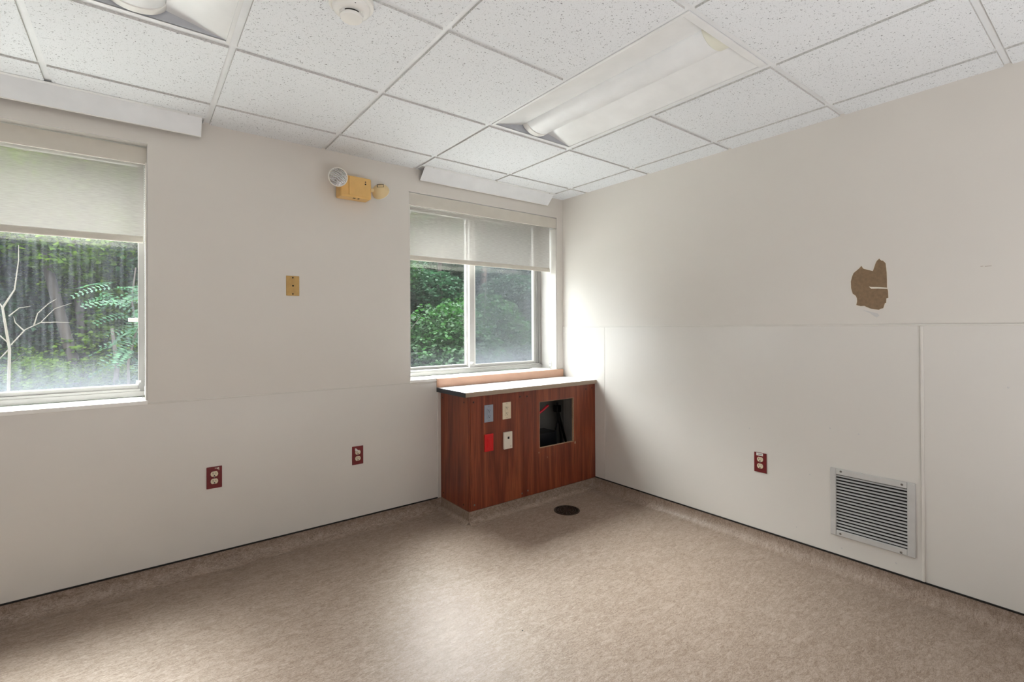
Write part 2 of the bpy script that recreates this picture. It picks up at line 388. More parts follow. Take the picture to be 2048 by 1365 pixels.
# coved base (the flooring turns up the wall) with a black cap strip above it
ZC = .080
def cove_profile(t=.006, r=.055, z=ZC):
    p = [(0, z), (-t, z), (-t, r)]
    for k in range(1, 9):
        a = k/8*PI/2; p.append((-t-r+r*math.cos(a), r-r*math.sin(a)))
    p[-1] = (p[-1][0]-.004, .0003); p.append((p[-1][0], -.004)); p.append((0, -.004)); return p
pr = cove_profile()
b = MB(); b.prism([(y, z) for y, z in pr], XW, -1.212, 'x'); struct(b.build('baseboard_north', M['floor'], smooth=True))
b = MB(); b.prism([(x, z) for x, z in pr], YS, -.372, 'y'); struct(b.build('baseboard_east', M['floor'], smooth=True))
b = MB(); b.box(XW, -1.236, -.009, 0, ZC, ZC+.008); struct(b.build('trim_1', M['black'], bevel=.0015))
b = MB(); b.box(-.009, 0, YS, -.37, ZC, ZC+.008); struct(b.build('trim_2', M['black'], bevel=.0015))

# wainscot panels, joint strips
b = MB(); b.box(XW, X1a-.004, -.004, .001, ZC+.008, .9115); b.box(X1a-.004, -1.236, -.004, .001, ZC+.008, .905)
w = b.build('wainscot_panel', M['wains'], wall_n)
b = MB(); b.box(X2b, X1a, -.007, 0, .9095, .9165); b.box(X1a, -1.242, -.006, 0, .8985, .9045); struct(b.build('trim_3', M['trimw'], bevel=.002))
b = MB(); b.box(-1.2360, -1.2255, -.010, 0, .088, .835); struct(b.build('trim_4', M['trimw'], bevel=.002))
ZJ = 1.2925
b = MB(); b.box(-.004, .001, -.470, 0, ZC+.008, ZJ-.004); b.build('wainscot_panel', M['wains'], wall_e)
b = MB(); b.box(-.004, .001, -2.430, -.476, ZC+.008, ZJ-.004); b.build('wainscot_panel', M['wains'], wall_e)
b = MB(); b.box(-.004, .001, YS, -2.436, ZC+.008, ZJ-.004); b.build('wainscot_panel', M['wains'], wall_e)
b = MB(); b.box(-.0065, 0, YS, 0, ZJ-.0045, ZJ+.0035); struct(b.build('trim_5', M['trimw'], bevel=.002))
b = MB(); b.box(-.0055, 0, -.4755, -.4705, ZC+.008, ZJ-.004); struct(b.build('trim_6', M['trimw'], bevel=.0015))
b = MB(); b.box(-.011, 0, -2.4395, -2.4275, ZC+.008, ZJ-.006); struct(b.build('trim_7', M['trimw'], bevel=.003))

# ------------------------------------------------------------------ ceiling: tegular tiles in a T-bar grid
TS = .6096
rows = [-.289-TS*k for k in range(0, 8)]
cols = [-.186-TS*k for k in range(0, 9)]
xs = [0.0]+cols+[XW]; ys = [0.0]+rows+[YS]
TROF = {(3, 2), (3, 3), (6, 2), (6, 3)}   # cells taken by the two lights (index of the cell = left/near bound)
g = .0125
def cell_tiles():
    b = MB()
    for i in range(len(xs)-1):
        for j in range(len(ys)-1):
            # cell between xs[i] (east) and xs[i+1] (west), ys[j] (north) and ys[j+1] (south)
            if (i, j) in CELL_SKIP: continue
            x1 = xs[i]-(g if i else 0); x0 = xs[i+1]+(g if i+1 < len(xs)-1 else 0)
            y1 = ys[j]-(g if j else 0); y0 = ys[j+1]+(g if j+1 < len(ys)-1 else 0)
            if j == 0 and (xs[i] <= -.18 and xs[i+1] >= -1.5): y1 = -.088
            if j == 0 and (xs[i] <= -2.6): y1 = -.088
            b.box(x0, x1, y0, y1, H, H+.02)
    return b
# troffer A spans cols -.796..-1.405 -> i=2; rows -.899..-2.118 -> j=2,3 ; troffer B spans -2.624..-3.234 -> i=5
CELL_SKIP = {(2, 2), (2, 3), (5, 2), (5, 3)}
ceil_o = struct(cell_tiles().build('ceiling', M['tile']))
ceil_o.data.materials.append(M['tileside'])
for p in ceil_o.data.polygons:
    if abs(p.normal.z) < .5: p.material_index = 1
b = MB()
fl = .012; dz = .0085
for x in cols: b.box(x-fl, x+fl, YS, 0, H+dz, H+dz+.012)
for y in rows:
    prev = 0.0
    for x in cols+[XW]:
        if abs(y+1.5082) < .01 and (abs(prev+.7956) < .01 or abs(prev+2.6244) < .01): prev = x; continue
        b.box(x+fl, prev-fl if prev else 0, y-fl, y+fl, H+dz, H+dz+.012); prev = x
# keep the two light openings free of the middle cross tee
gr = b.build('trim_8', M['grid']); struct(gr)
b = MB(); b.box(XW, 0, YS, 0, H+.13, H+.14); struct(b.build('ceiling_plenum', M['duct']))

# ------------------------------------------------------------------ recessed lights
def troffer(xe, yn, label, old_cap):
    """xe,yn: east / north grid lines; the fixture hangs in the 2x4 opening west and south of them"""
    W, Lg = TS-.026, 2*TS-.026
    cx, cy = xe-TS/2, yn-TS
    t = thing('recessed_ceiling_light', (cx, cy, H), label, 'ceiling light', 'lensed fluorescent troffers in the ceiling grid')
    hw, hl = W/2, Lg/2
    b = MB(); b.box(-hw, -hw+.014, -hl, hl, .004, .009); b.box(hw-.014, hw, -hl, hl, .004, .009)
    b.box(-hw+.014, hw-.014, -hl, -hl+.03, .004, .009); b.box(-hw+.014, hw-.014, hl-.012, hl, .004, .009)
    b.build('frame', M['white'], t, bevel=.001)
    rh, dw = .062, .090
    for s in (-1, 1):
        b = MB()
        n = 10; pts = []
        for k in range(n+1):
            u = k/n; x = hw-.013-(hw-.013-dw*.98)*u; z = .008+rh*.66*u
            pts.append((s*x, z))
        pts += [(s*p[0], p[1]+.004) for p in [(abs(q[0]), q[1]) for q in pts][::-1]]
        b.prism(pts, -hl+.012, hl-.012, 'y'); b.build('reflector', M['refl'], t, smooth=True)
    # basket diffuser with end collars
    seg = 18
    b = MB(); pts = [(dw*math.cos(PI+PI*k/seg), rh+.004+(rh-.004)*math.sin(PI+PI*k/seg)) for k in range(seg+1)]
    b.prism(pts, -hl+.07, hl-.055, 'y'); b.build('diffuser', M['diff'], t, smooth=True)
    for (a, c, m, nm) in ((hl-.055, hl-.018, M['cap'], 'collar'), (-hl+.022, -hl+.075, M['oldcap'] if old_cap else M['cap'], 'collar')):
        b = MB(); pts = [((dw+.005)*math.cos(PI+PI*k/seg), rh+.005+(rh+.0005)*math.sin(PI+PI*k/seg)) for k in range(seg+1)]
        b.prism(pts, a, c, 'y'); b.build(nm, m, t, smooth=True, bevel=.002)
    for a, c in ((hl-.012, hl-.009), (-hl+.009, -hl+.012)):
        b = MB(); b.box(-hw+.002, hw-.002, a, c, .006, rh+.03); b.build('end_plate', M['endpl'], t)
    b = MB(); b.box(-hw, hw, -hl, hl, rh+.03, rh+.034); b.build('housing', M['endpl'], t)
    return t
troffer(-.796, -.899, 'long white recessed ceiling light over the middle of the room, nearest the right wall', True)
troffer(-2.624, -.899, 'white recessed ceiling light cut off by the top left edge of the photo', False)

# ------------------------------------------------------------------ smoke detector
t = thing('smoke_detector', (-2.352, -1.452, H), 'round off-white smoke detector on a ceiling tile near the top edge', 'smoke detector')
MB().lathe([(.0, .0), (.072, 0), (.074, -.004), (.072, -.018), (.064, -.021), (0, -.021)][::-1], (0, 0, 0), seg=48).build('base', M['detector'], t, smooth=True)
MB().lathe([(.0, -.02), (.060, -.02), (.061, -.026), (.058, -.036), (.047, -.044), (.033, -.0455), (.0, -.0455)][::-1], (0, 0, 0), seg=48).build('body', M['detector'], t, smooth=True)
MB().lathe([(0, -.045), (.033, -.045), (.034, -.053), (0, -.053)][::-1], (0, 0, 0), seg=32).build('sensor_chamber', M['hole'], t)
MB().lathe([(0, -.053), (.037, -.0525), (.038, -.057), (.034, -.062), (0, -.063)][::-1], (0, 0, 0), seg=40).build('cap', M['detector'], t, smooth=True)
b = MB()
for k in range(6):
    if k in (4,): continue
    a = k*PI/3+.25; c, s_ = math.cos(a), math.sin(a)
    b.box(.030, .0385, -.010, .010, -.0535, -.0445, Matrix.Rotation(a, 4, 'Z'))
b.build('rib', M['detector'], t)
MB().lathe([(0, -.0385), (.0022, -.0385), (.0022, -.035), (0, -.035)][::-1], (-.006, -.054, 0), seg=12).build('indicator_lamp', M['hole'], t)

# ------------------------------------------------------------------ slot diffusers and air deflectors above the windows
def slot_vent(x0, x1, label):
    t = thing('linear_air_vent', ((x0+x1)/2, -.044, H), label, 'air vent'); hw = (x1-x0)/2
    b = MB(); b.frame(-hw, hw, -.044, .044, .006, 0, 0)if False else None
    b = MB(); b.box(-hw, hw, -.044, -.037, -.001, .03); b.box(-hw, hw, .037, .0435, -.001, .03); b.box(-hw, -hw+.006, -.037, .037, -.001, .03); b.box(hw-.006, hw, -.037, .037, -.001, .03)
    b.build('frame', M['white'], t)
    for y in (-.013, .013):
        MB().box(-hw+.006, hw-.006, y-.0045, y+.0045, .001, .022).build('blade', M['white'], t)
    MB().box(-hw, hw, -.044, .0435, .03, .034).build('backing', M['duct'], t)
slot_vent(-1.395, -.155, 'narrow slotted air vent in the ceiling above the right window')
slot_vent(-4.45, -2.637, 'narrow slotted air vent in the ceiling above the left window')
def deflector(x0, x1, yt, yb, zb, label):
    t = thing('air_deflector', ((x0+x1)/2, yt, H), label, 'air deflector', 'white air deflectors under the slot vents')
    hw = (x1-x0)/2; dy = yb-yt; dz_ = zb-H
    b = MB(); b.prism([(0, 0), (-.002, -.0005), (dy-.002, dz_), (dy, dz_)], -hw, hw, 'x'); b.build('panel', M['defl'], t)
    b = MB(); b.prism([(-.002, -.001), (-.028, -.001), (-.028, -.0022), (-.002, -.0022)], -hw, hw, 'x'); b.build('mounting_flange', M['white'], t)
    b = MB(); b.prism([(dy-.0032, dz_-.001), (dy-.0032, dz_+.004), (dy+.0032, dz_+.004), (dy+.0032, dz_-.001)], -hw, hw, 'x'); b.build('hem', M['hem'], t)
    for s in (-hw+.06, 0, hw-.06):
        MB().lathe([(0, -.004), (.003, -.0035), (.0035, -.0022), (0, -.002)], (s, -.016, 0), seg=12).build('screw', M['steel'], t)
    return t
deflector(-1.368, -.180, -.088, -.012, 2.314, 'shorter white sheet metal air deflector hanging above the right window')
deflector(-4.42, -2.654, -.084, -.040, 2.303, 'longer white sheet metal air deflector hanging above the left window')

# ------------------------------------------------------------------ windows
def window(name, xa, xb, mirror):
    """aluminium slider set back in the wall; open reveal lined with paint"""
    w = thing(name, (xa, 0, ZS)); struct(w)
    W = xb-xa; Hh = ZH-ZS
    # local coordinates: x from 0..W, z from 0..Hh
    b = MB(); b.box(0, W, -.006, .20, -.02, .0); b.build('window_sill', M['sill'], w, bevel=.002)
    b = MB(); b.box(0, .0015, .0, .20, 0, Hh); b.box(W-.0015, W, .0, .20, 0, Hh); b.box(0.0015, W-.0015, .0, .20, Hh+.0045, Hh+.006)
    b.build('reveal', M['soffit'], w)
    b = MB(); b.box(W-.010, W-.0016, .002, .071, 0, Hh-.09); b.box(.0016, .010, .002, .071, 0, Hh-.09); b.build('corner_bead', M['trimw'], w, bevel=.002)
    b = MB(); b.frame(0.002, W-.002, .002, Hh, (.035, .035, .030, .035), .205, .30); b.build('window_frame', M['alu'], w, bevel=.002)
    b = MB(); b.box(.002, W-.002, .196, .206, .002, .030); b.box(.03, W-.03, .199, .3, .030, .043); b.build('sill_track', M['aluw'], w, bevel=.0015)
    xm0, xm1 = (.612, .684) if not mirror else (W-.684, W-.612)
    # fixed (outer) and sliding (inner) sash
    zb, zt = .040, Hh-.03
    inner = (xm0+.012, W-.062, .210, .232); outer = (.036, xm0+.030, .250, .272)
    if mirror: inner, outer = (xm1-.030, W-.020, .210, .232), (.036, xm1-.012, .250, .272)
    for k, (a, c, y0, y1) in enumerate((inner, outer)):
        s = MB(); sw = .030 if not (mirror and k == 0) else .019
        s.frame(a, c, zb, zt, ((.052 if k == 0 else .022), (sw if k == 0 else .03), .026, .03), y0, y1)
        sash = s.build('sash', M['aluw'] if k == 0 else M['alu'], w, bevel=.002)
        sp = MB(); sp.frame(a+(.046 if k == 0 else .017), c-(sw-.006), zb+.021, zt-.024, .006, y0-.003, y0+.002); sp.build('glazing_bead', M['hem'], sash)
        g_ = MB(); g_.box(a+.01, c-.01, (y0+y1)/2-.002, (y0+y1)/2+.002, zb+.01, zt-.01)
        g_.build('pane', M['glass'] if (k == 0) else M['glass_clean'], sash, origin=(a, (y0+y1)/2, zb+.012))
    if not mirror:
        s = MB(); s.box(xm1-.03, W-.04, .2895, .2905, .03, Hh-.03); s.build('insect_screen', M['screen'], w)
        MB().box(W-.064, W-.040, .206, .26, .04, Hh-.03).build('jamb_channel', M['alu'], w, bevel=.002)
    # latch
    lx = (xm0+.026) if not mirror else W-.040
    b = MB(); b.box(lx-.008, lx+.014, .196, .212, .075, .087); b.lathe([(0, 0), (.008, 0), (.008, .02), (0, .02)], (lx, .205, .066), seg=14); b.build('latch', M['white'], w, bevel=.001)
    return w
w1 = window('window_1', X2a, X2b, True)
w2 = window('window_2', X1a, X1b, False)
b = MB(); b.box(X2b-X2a-.080, X2b-X2a-.038, .206, .2105, .400, .420); b.build('finger_pull', M['hem'], w1, bevel=.002, label='small bright white finger pull on the right edge of the glass')

def blind(xa, xb, yf, fab, y, zbar, label, chain_x):
    t = thing('roller_blind', ((xa+xb)/2, y, ZH), label, 'roller blind', 'sheer roller blinds pulled down halfway')
    hw = (xb-xa)/2; fx0, fx1 = fab; cx = (xa+xb)/2
    b = MB(); b.box(-hw+.002, hw-.0025, yf-y, yf-y+.012, -.086, -.0015); b.build('fascia', M['fascia'], t, bevel=.0015)
    MB().lathe([(0, fx0-cx), (.022, fx0-cx), (.022, fx1-cx), (0, fx1-cx)], (0, .024, -.05), axis=(1, 0, 0), seg=24).build('roller_tube', M['alu'], t, smooth=True)
    zb = zbar-ZH
    b = MB(); b.box(fx0-cx, fx1-cx, .001, .0016, zb+.03, -.06); b.build('fabric', M['fabric'], t)
    b = MB(); pts = [(-.004, .0), (-.006, .006), (-.0055, .024), (-.002, .034), (.003, .034), (.007, .024), (.007, .004), (.004, 0)]
    b.prism([(p[0], p[1]+zb) for p in pts], fx0-cx, fx1-cx, 'x'); b.build('bottom_bar', M['fascia'], t, bevel=.001)
    # bead chain loop and tensioner
    zt, z0 = -.09, ZS-ZH+.055
    ch = MB()
    for s in (-.006, .006):
        ch.tube([(chain_x-cx, s+.008, zt), (chain_x-cx, s+.008, z0)], .0007, seg=6)
        n = int((zt-z0)/.012)
        for k in range(n):
            ch.lathe([(0, -.0021), (.0015, -.0015), (.0021, 0), (.0015, .0015), (0, .0021)], (chain_x-cx, s+.008, zt-k*.012-.006), seg=6)
    c = ch.build('bead_chain', M['white'], t)
    b = MB(); b.box(chain_x-cx-.004, chain_x-cx+.004, -.006, .022, ZS-ZH+.018, ZS-ZH+.062); b.build('chain_tensioner', M['white'], c, bevel=.003)
    b = MB(); b.lathe([(0, -.006), (.004, -.006), (.004, .006), (0, .006)], (chain_x-cx, .008, ZS-ZH+.040), axis=(1, 0, 0), seg=12)
    b.tube([(chain_x-cx-.004, .008, ZS-ZH+.018), (chain_x-cx-.012, .004, ZS-ZH+.004), (chain_x-cx+.006, .004, ZS-ZH+.002)], .0018, seg=6)
    b.build('screw', M['steel'], c)
    return t
blind(X2a, X2b, .052, (-4.235, -2.897), .10, 1.737, 'off-white sheer roller blind in the left window, cut by the photo edge', -2.889)
blind(X1a, X1b, .002, (-1.440, -.092), .066, 1.766, 'off-white sheer roller blind in the right window next to the corner', -.082)

# ------------------------------------------------------------------ wall plates
def screw(t, x, z, y, r=.003, m=None):
    MB().lathe([(0, 0), (r, 0), (r*.7, .0012), (0, .0014)], (x, y, z), axis=(0, -1, 0), seg=12).build('screw', m or M['steel'], t)
def plate(name, loc, label, cat, m, w=.072, h=.116, d=.005, group=None, rz=0):
    t = thing(name, loc, label, cat, group, rz)
    b = MB(); b.box(-w/2, w/2, -d, 0, -h/2, h/2); b.build('cover_plate', m, t, bevel=min(.002, d*.4))
    return t
def duplex(t, m, d=.005, sx=0):
    for s in (-1, 1):
        z = s*.0195
        # receptacle face: circle clipped top and bottom
        pts = []
        for k in range(40):
            a = 2*PI*k/40; pts.append((.0172*math.cos(a), z+max(-.0135, min(.0135, .0172*math.sin(a)))))
        b = MB(); b.prism(pts, -d-.0035, -d+.001, 'y'); f = b.build('receptacle', m, t, bevel=.0006)
        yy = -d-.0042
        for q in ((-.0078, -.0055, z-.001, z+.0085), (.0058, .0076, z, z+.0072), (-.003, .003, z-.0108, z-.0055)):
            MB().box(q[0], q[1], yy, -d-.003, q[2], q[3]).build('slot', M['hole'], f)
    screw(t, 0, 0, -d, .0028)
out_grp = 'maroon outlets low on the walls'
t = plate('electrical_outlet', (-2.594, -.004, .4885), 'maroon duplex outlet with pink tape residue, under and right of the left window', 'outlet', M['maroon'], group=out_grp); duplex(t, M['ivory'])
b = MB(); b.prism([(.012, .050), (.022, .0525), (.023, .036), (.019, .040), (.018, .047), (.014, .041), (.013, .047), (.002, .049), (.002, .051)], -.0058, -.0045, 'y'); b.build('tape_residue', M['flake'], t)
t = plate('electrical_outlet', (-1.810, -.004, .479), 'maroon duplex outlet with a torn white sticker, nearest the wooden cabinet', 'outlet', M['maroon'], group=out_grp); duplex(t, M['ivory'])
b = MB(); b.prism([(-.018, .046), (-.012, .046), (.006, .028), (.016, .020), (.006, .018), (-.004, .028), (-.018, .030)], -.0098, -.0045, 'y'); b.build('torn_sticker', M['paper'], t)
t = plate('electrical_outlet', (-.004, -1.6825, .483), 'maroon duplex outlet with a small white sticker, on the right wall', 'outlet', M['maroon'], group=out_grp, rz=-PI/2); duplex(t, M['ivory'])
b = MB(); b.box(-.022, .016, -.0060, -.0045, .040, .056); st = b.build('sticker', M['paper'], t)
b = MB(); x = -.013
for wd in (.004, .003, .005, .003, .004): b.box(x, x+wd, -.0064, -.0058, .0455, .0508); x += wd+.0012
b.build('print', M['print'], st)

t = plate('phone_wall_plate', (-2.194, 0, 1.5415), 'yellowed ivory phone wall plate between the two windows', 'wall plate', M['jackplate'], w=.073, h=.117)
screw(t, 0, .048, -.005, .0045, M['hole']); screw(t, 0, -.048, -.005, .0045, M['hole'])
b = MB(); b.box(-.011, .011, -.0062, -.004, -.010, .010); j = b.build('jack', M['jackplate'], t, bevel=.001)
b = MB(); b.prism([(-.0045, .004), (.0055, .004), (.0055, 0), (.002, -.0055), (-.001, -.0055), (-.0045, 0)], -.0068, -.005, 'y'); b.build('jack_opening', M['hole'], j)

# plates on the cabinet front (front face at y=-.372)
YF = -.372
def decora(t, mi, d=.005, gfci=False):
    b = MB(); b.box(-.0165, .0165, -d-.003, -d+.001, -.033, .033); f = b.build('receptacle', mi, t, bevel=.0008)
    yy = -d-.0037
    for s in (-1, 1):
        z = s*.019
        for q in ((-.0078, -.0053, z-.001, z+.007), (.0053, .0074, z, z+.006), (-.0024, .0024, z-.0098, z-.0053)):
            MB().box(q[0], q[1], yy, -d-.002, q[2], q[3]).build('slot', M['hole'], f)
    if gfci:
        MB().box(-.014, -.003, -d-.0045, -d-.002, -.0032, .0032).build('test_button', M['greyp'], f, bevel=.0004); MB().box(.003, .014, -d-.0045, -d-.002, -.0032, .0032).build('reset_button', M['greyp'], f, bevel=.0004)
    screw(t, 0, .048, -d, .0024); screw(t, 0, -.048, -d, .0024)
t = plate('electrical_outlet', (-1.048, YF, .710), 'blue-grey outlet plate, upper left of the four on the cabinet', 'outlet', M['greyp']); decora(t, M['greyp'], gfci=True)
t = plate('electrical_outlet', (-.8965, YF, .713), 'ivory outlet plate, upper right of the four on the cabinet', 'outlet', M['ivory']); decora(t, M['ivory'])
t = plate('wall_switch', (-1.0485, YF, .5135), 'bright red plate, lower left of the four on the cabinet', 'switch', M['redp'], d=.007)
b = MB(); b.box(-.0165, .0165, -.0105, -.006, -.033, .033); f = b.build('rocker', M['redp'], t, bevel=.001)
b = MB(); b.box(-.009, .009, -.0125, -.0104, -.024, .022); b.build('button', M['redp'], f, bevel=.0015)
t = plate('data_jack', (-.8935, YF, .5085), 'off-white data jack box, lower right of the four on the cabinet', 'data jack', M['whitep'], w=.072, h=.116, d=.016)
b = MB(); b.box(-.006, .009, -.0168, -.0155, .010, .026); b.build('jack_opening', M['hole'], t)
b = MB(); b.frame(-.014, .018, .031, .046, .0012, -.0166, -.0155); b.build('label_window', M['ivory'], t)
b = MB(); b.box(.017, .025, -.0166, -.0158, -.046, -.043); b.box(.017, .025, -.0166, -.0158, -.040, -.0375); b.build('print', M['edge'], t)

# ------------------------------------------------------------------ cabinet
XL = -1.205
ZB, ZT = .082, .834
cab = thing('cabinet', ((XL)/2, -.2, 0), 'low cherry wood cabinet in the corner under the right window', 'cabinet')
O = Vector(cab.location)
def cbox(name, x0, x1, y0, y1, z0, z1, m, bevel=.001, parent=None):
    b = MB(); b.box(x0-O.x, x1-O.x, y0-O.y, y1-O.y, z0, z1); return b.build(name, m, parent or cab, bevel=bevel)
cbox('side_panel', XL, XL+.019, -.350, -.001, ZB, ZT, M['wood'])
cbox('corner_post', XL-.001, XL+.012, -.3715, -.351, ZB, ZT, M['wood'], .002)
cbox('front_panel', XL+.013, -.7455, -.372, -.353, ZB, ZT, M['wood'])
# right front panel with the cut-out
HX0, HX1, HZ0, HZ1 = -.594, -.246, .405, .741
b = MB(); x0, x1 = -.7445, -.0725
for (a, c, z0, z1) in ((x0, HX0, ZB, ZT), (HX1, x1, ZB, ZT), (HX0, HX1, ZB, HZ0), (HX0, HX1, HZ1, ZT)):
    b.box(a-O.x, c-O.x, -.372-O.y, -.353-O.y, z0, z1)
fp = b.build('front_panel', M['wood'], cab)
b = MB(); b.frame(HX0-.0012-O.x, HX1+.0012-O.x, HZ0-.0012, HZ1+.0012, .0022, -.3727-O.y, -.353-O.y); b.build('cut_edge', M['chip'], fp)
cbox('filler_panel', -.0715, -.0045, -.372, -.353, ZB, ZT, M['wood'])
cbox('back_panel', -1.18, -.006, -.006, -.0045, .085, .83, M['cavity'], 0)
cbox('support_rail', -1.18, -.70, -.34, -.01, .79, .83, M['chip'], 0)
b = MB()
b = MB(); b.prism([(-.225, .386), (-.216, .384), (-.213, .398), (-.220, .408), (-.229, .400)], 0, 1, 'y') if False else None
for (x, z) in ((-1.168, .796), (-.776, .798), (-.712, .795), (-.108, .797), (-.040, .802), (-.762, .110), (-.708, .119), (-1.164, .119)):
    b = MB(); b.lathe([(0, 0), (.0065, 0), (.005, .0012), (0, .0015)], (x-O.x, -.372-O.y, z), axis=(0, -1, 0), seg=14); b.build('screw', M['darkscrew'] if z > .2 else M['steel'], cab)
for (y, z) in ((-.028, .793), (-.312, .792), (-.300, .110), (-.035, .12)):
    b = MB(); b.lathe([(0, 0), (.0065, 0), (.005, .0012), (0, .0015)], (XL-O.x, y-O.y, z), axis=(-1, 0, 0), seg=14); b.build('screw', M['darkscrew'], cab)
for (x, z, r) in ((-.232, .393, .011), (-.602, .374, .006), (-.520, .327, .004)):
    b = MB(); b.lathe([(r*.35, 0), (r, 0), (r*.8, .0006), (r*.35, .0007)], (x-O.x, -.372-O.y, z), axis=(0, -1, 0), seg=11, sx=.7); b.build('worn_spot', M['chip'], cab)
# base under the cabinet carries the turned-up flooring
pts = [(-.366, ZC)]
for k in range(9):
    a = k/8*PI/2; pts.append((-.373-.035+.035*math.cos(a), .035-.035*math.sin(a)))
b = MB(); b.prism([(0, ZC), (-.3725, ZC)]+pts[1:][:-1]+[(-.412, .0003), (-.412, -.004), (0, -.004)], XL-.002, 0, 'x'); struct(b.build('trim_10', M['floor'], smooth=True))
pts2 = [(XL+.002, ZC)]
for k in range(9):
    a = k/8*PI/2; pts2.append((XL-.035+.035*math.cos(a), .035-.035*math.sin(a)))
b = MB(); b.prism([(XL+.01, ZC)]+pts2[:-1]+[(XL-.039, .0003), (XL-.039, -.004), (XL+.01, -.004)], -.3725, 0, 'y'); struct(b.build('trim_11', M['floor'], smooth=True))

# countertop with its backsplash
ct = thing('countertop', (-.62, -.19, .835), 'white laminate countertop with taupe front edge on the wooden cabinet', 'countertop'); Q = Vector(ct.location)
def qbox(name, x0, x1, y0, y1, z0, z1, m, bevel=.001, label=None):
    b = MB(); b.box(x0-Q.x, x1-Q.x, y0-Q.y, y1-Q.y, z0-Q.z, z1-Q.z); return b.build(name, m, ct, bevel=bevel, label=label)
ZK0, ZK1 = .8355, .8655
qbox('top_board', -1.238, -.0805, -.387, -.001, ZK0, ZK1, M['counter'])
qbox('filler_strip', -.0785, -.0005, -.387, -.001, ZK0, ZK1, M['counter'])
qbox('front_edge', -1.238, -.7715, -.3885, -.3871, ZK0, ZK1-.0006, M['edge'], 0)
qbox('front_edge', -.7705, -.0805, -.3885, -.3871, ZK0, ZK1-.0006, M['edge'], 0)
qbox('front_edge', -.0785, -.0005, -.3885, -.3871, ZK0, ZK1-.0006, M['edge'], 0)
qbox('side_edge', -1.2405, -1.2385, -.3885, -.001, ZK0-.002, ZK1-.0005, M['blackedge'], 0, 'black edge band')
qbox('backsplash', -1.232, -.0165, -.020, -.001, ZK1+.0003, .9285, M['tan'], .0015, 'peach-tan backsplash strip')
qbox('end_block', -1.240, -1.2325, -.020, -.001, ZK1+.0003, .9285, M['tan'], .0015)

# inside the cut-out
tag(MB().tube([(-.66, -.30, .600), (-.58, -.295, .622), (-.50, -.29, .655), (-.435, -.285, .690)], .0095, 12).build('cable', M['redcable'], smooth=True), 'bright red cable end inside the cabinet cut-out', 'cable')
t = thing('power_cord', (-.18, -.12, .62), 'black cord and plug hanging against the wall inside the cabinet cut-out', 'power cord')
b = MB(); b.box(-.035, .015, -.03, .02, -.03, .03); b.build('plug', M['cable'], t, bevel=.008)
b = MB(); b.tube([(-.005, 0, .05), (0, 0, 0), (.02, -.01, -.10), (.06, -.01, -.22), (.11, 0, -.34), (.13, .01, -.50)], .010, 8); b.build('cord', M['cable'], t, smooth=True)
b = MB(); b.tube([(0, 0, -.02), (.005, -.01, -.10), (.018, -.015, -.22), (.03, -.01, -.34), (.03, 0, -.52)], .009, 8); b.build('cord', M['cable'], t, smooth=True)
b = MB(); b.tube([(-.005, 0, -.02), (-.01, -.01, -.10), (-.05, -.02, -.20), (-.10, -.03, -.28), (-.14, -.05, -.34), (-.2, -.05, -.45)], .006, 8); b.build('cord', M['cable'], t, smooth=True)
b = MB(); b.box(-.16, .16, -.08, .08, 0, .38); tag(b.build('junction_box', M['blackedge'], origin=None, bevel=.006), 'black box standing in the bottom of the cabinet cut-out', 'box').location = (-.44, -.14, .083)

# ------------------------------------------------------------------ emergency light
t = thing('emergency_light', (-1.83, 0, 2.165), 'yellowed two-headed emergency light on the wall left of the right window', 'emergency light')
def el(x, y, z): return (x+1.83, y, z-2.165)
b = MB(); b.box(-1.943+1.83, -1.748+1.83, -.098, -.002, 2.099-2.165, 2.232-2.165)
b.build('housing', M['yellow'], t, bevel=.012, segs=4)
b = MB(); b.box(-1.893+1.83, -1.758+1.83, -.103, -.096, 2.109-2.165, 2.226-2.165); cv = b.build('front_cover', M['yellow'], t, bevel=.004, segs=3)
for z, r in ((2.203, .0035), (2.189, .005)):
    MB().lathe([(0, 0), (r, 0), (r, .001), (0, .001)], el(-1.790, -.103, z), axis=(0, -1, 0), seg=14).build('indicator_hole', M['hole'], cv)
b = MB(); b.box(-1.86+1.83, -1.845+1.83, -.085, -.07, 2.0975-2.165, 2.100-2.165); b.box(-1.83+1.83, -1.82+1.83, -.085, -.07, 2.0975-2.165, 2.100-2.165); b.build('slot', M['hole'], t)
def m_lens():
    m = mat('ribbed_lens', 'c8c7c8', .15, metal=.75, var=(40, .1)); nt, N, L, bb = nodes(m)
    tc = N.new('ShaderNodeTexCoord'); wv = N.new('ShaderNodeTexWave'); wv.inputs['Scale'].default_value = 70; wv.inputs['Distortion'].default_value = 3; wv.bands_direction = 'DIAGONAL'
    L.new(tc.outputs['Object'], wv.inputs[0]); bp = N.new('ShaderNodeBump'); bp.inputs['Strength'].default_value = .65; bp.inputs['Distance'].default_value = .003; L.new(wv.outputs['Fac'], bp.inputs['Height']); L.new(bp.outputs[0], bb.inputs['Normal'])
    return m
M['lens'] = m_lens()
def head(c, ax, shell_m, r):
    ax = Vector(ax).normalized()
    h = MB().lathe([(0, -.046), (.016, -.0445), (.030, -.038), (r*.77, -.027), (r*.93, -.012), (r, .002), (r, .008), (r-.003, .009), (0, .009)][::1], c, axis=ax, seg=36).build('lamp_head', shell_m, t, smooth=True)
    MB().lathe([(r-.001, .006), (r-.0005, .011), (r-.005, .0125), (r-.005, .0100), (r-.006, .006)], c, axis=ax, seg=36).build('lens_ring', M['hem'], h, smooth=True)
    MB().lathe([(0, .0145), (.02, .0140), (r*.7, .0125), (r-.0065, .0105), (r-.0055, .0092), (0, .0092)], c, axis=ax, seg=36).build('lens', M['lens'], h, smooth=True)
    return h
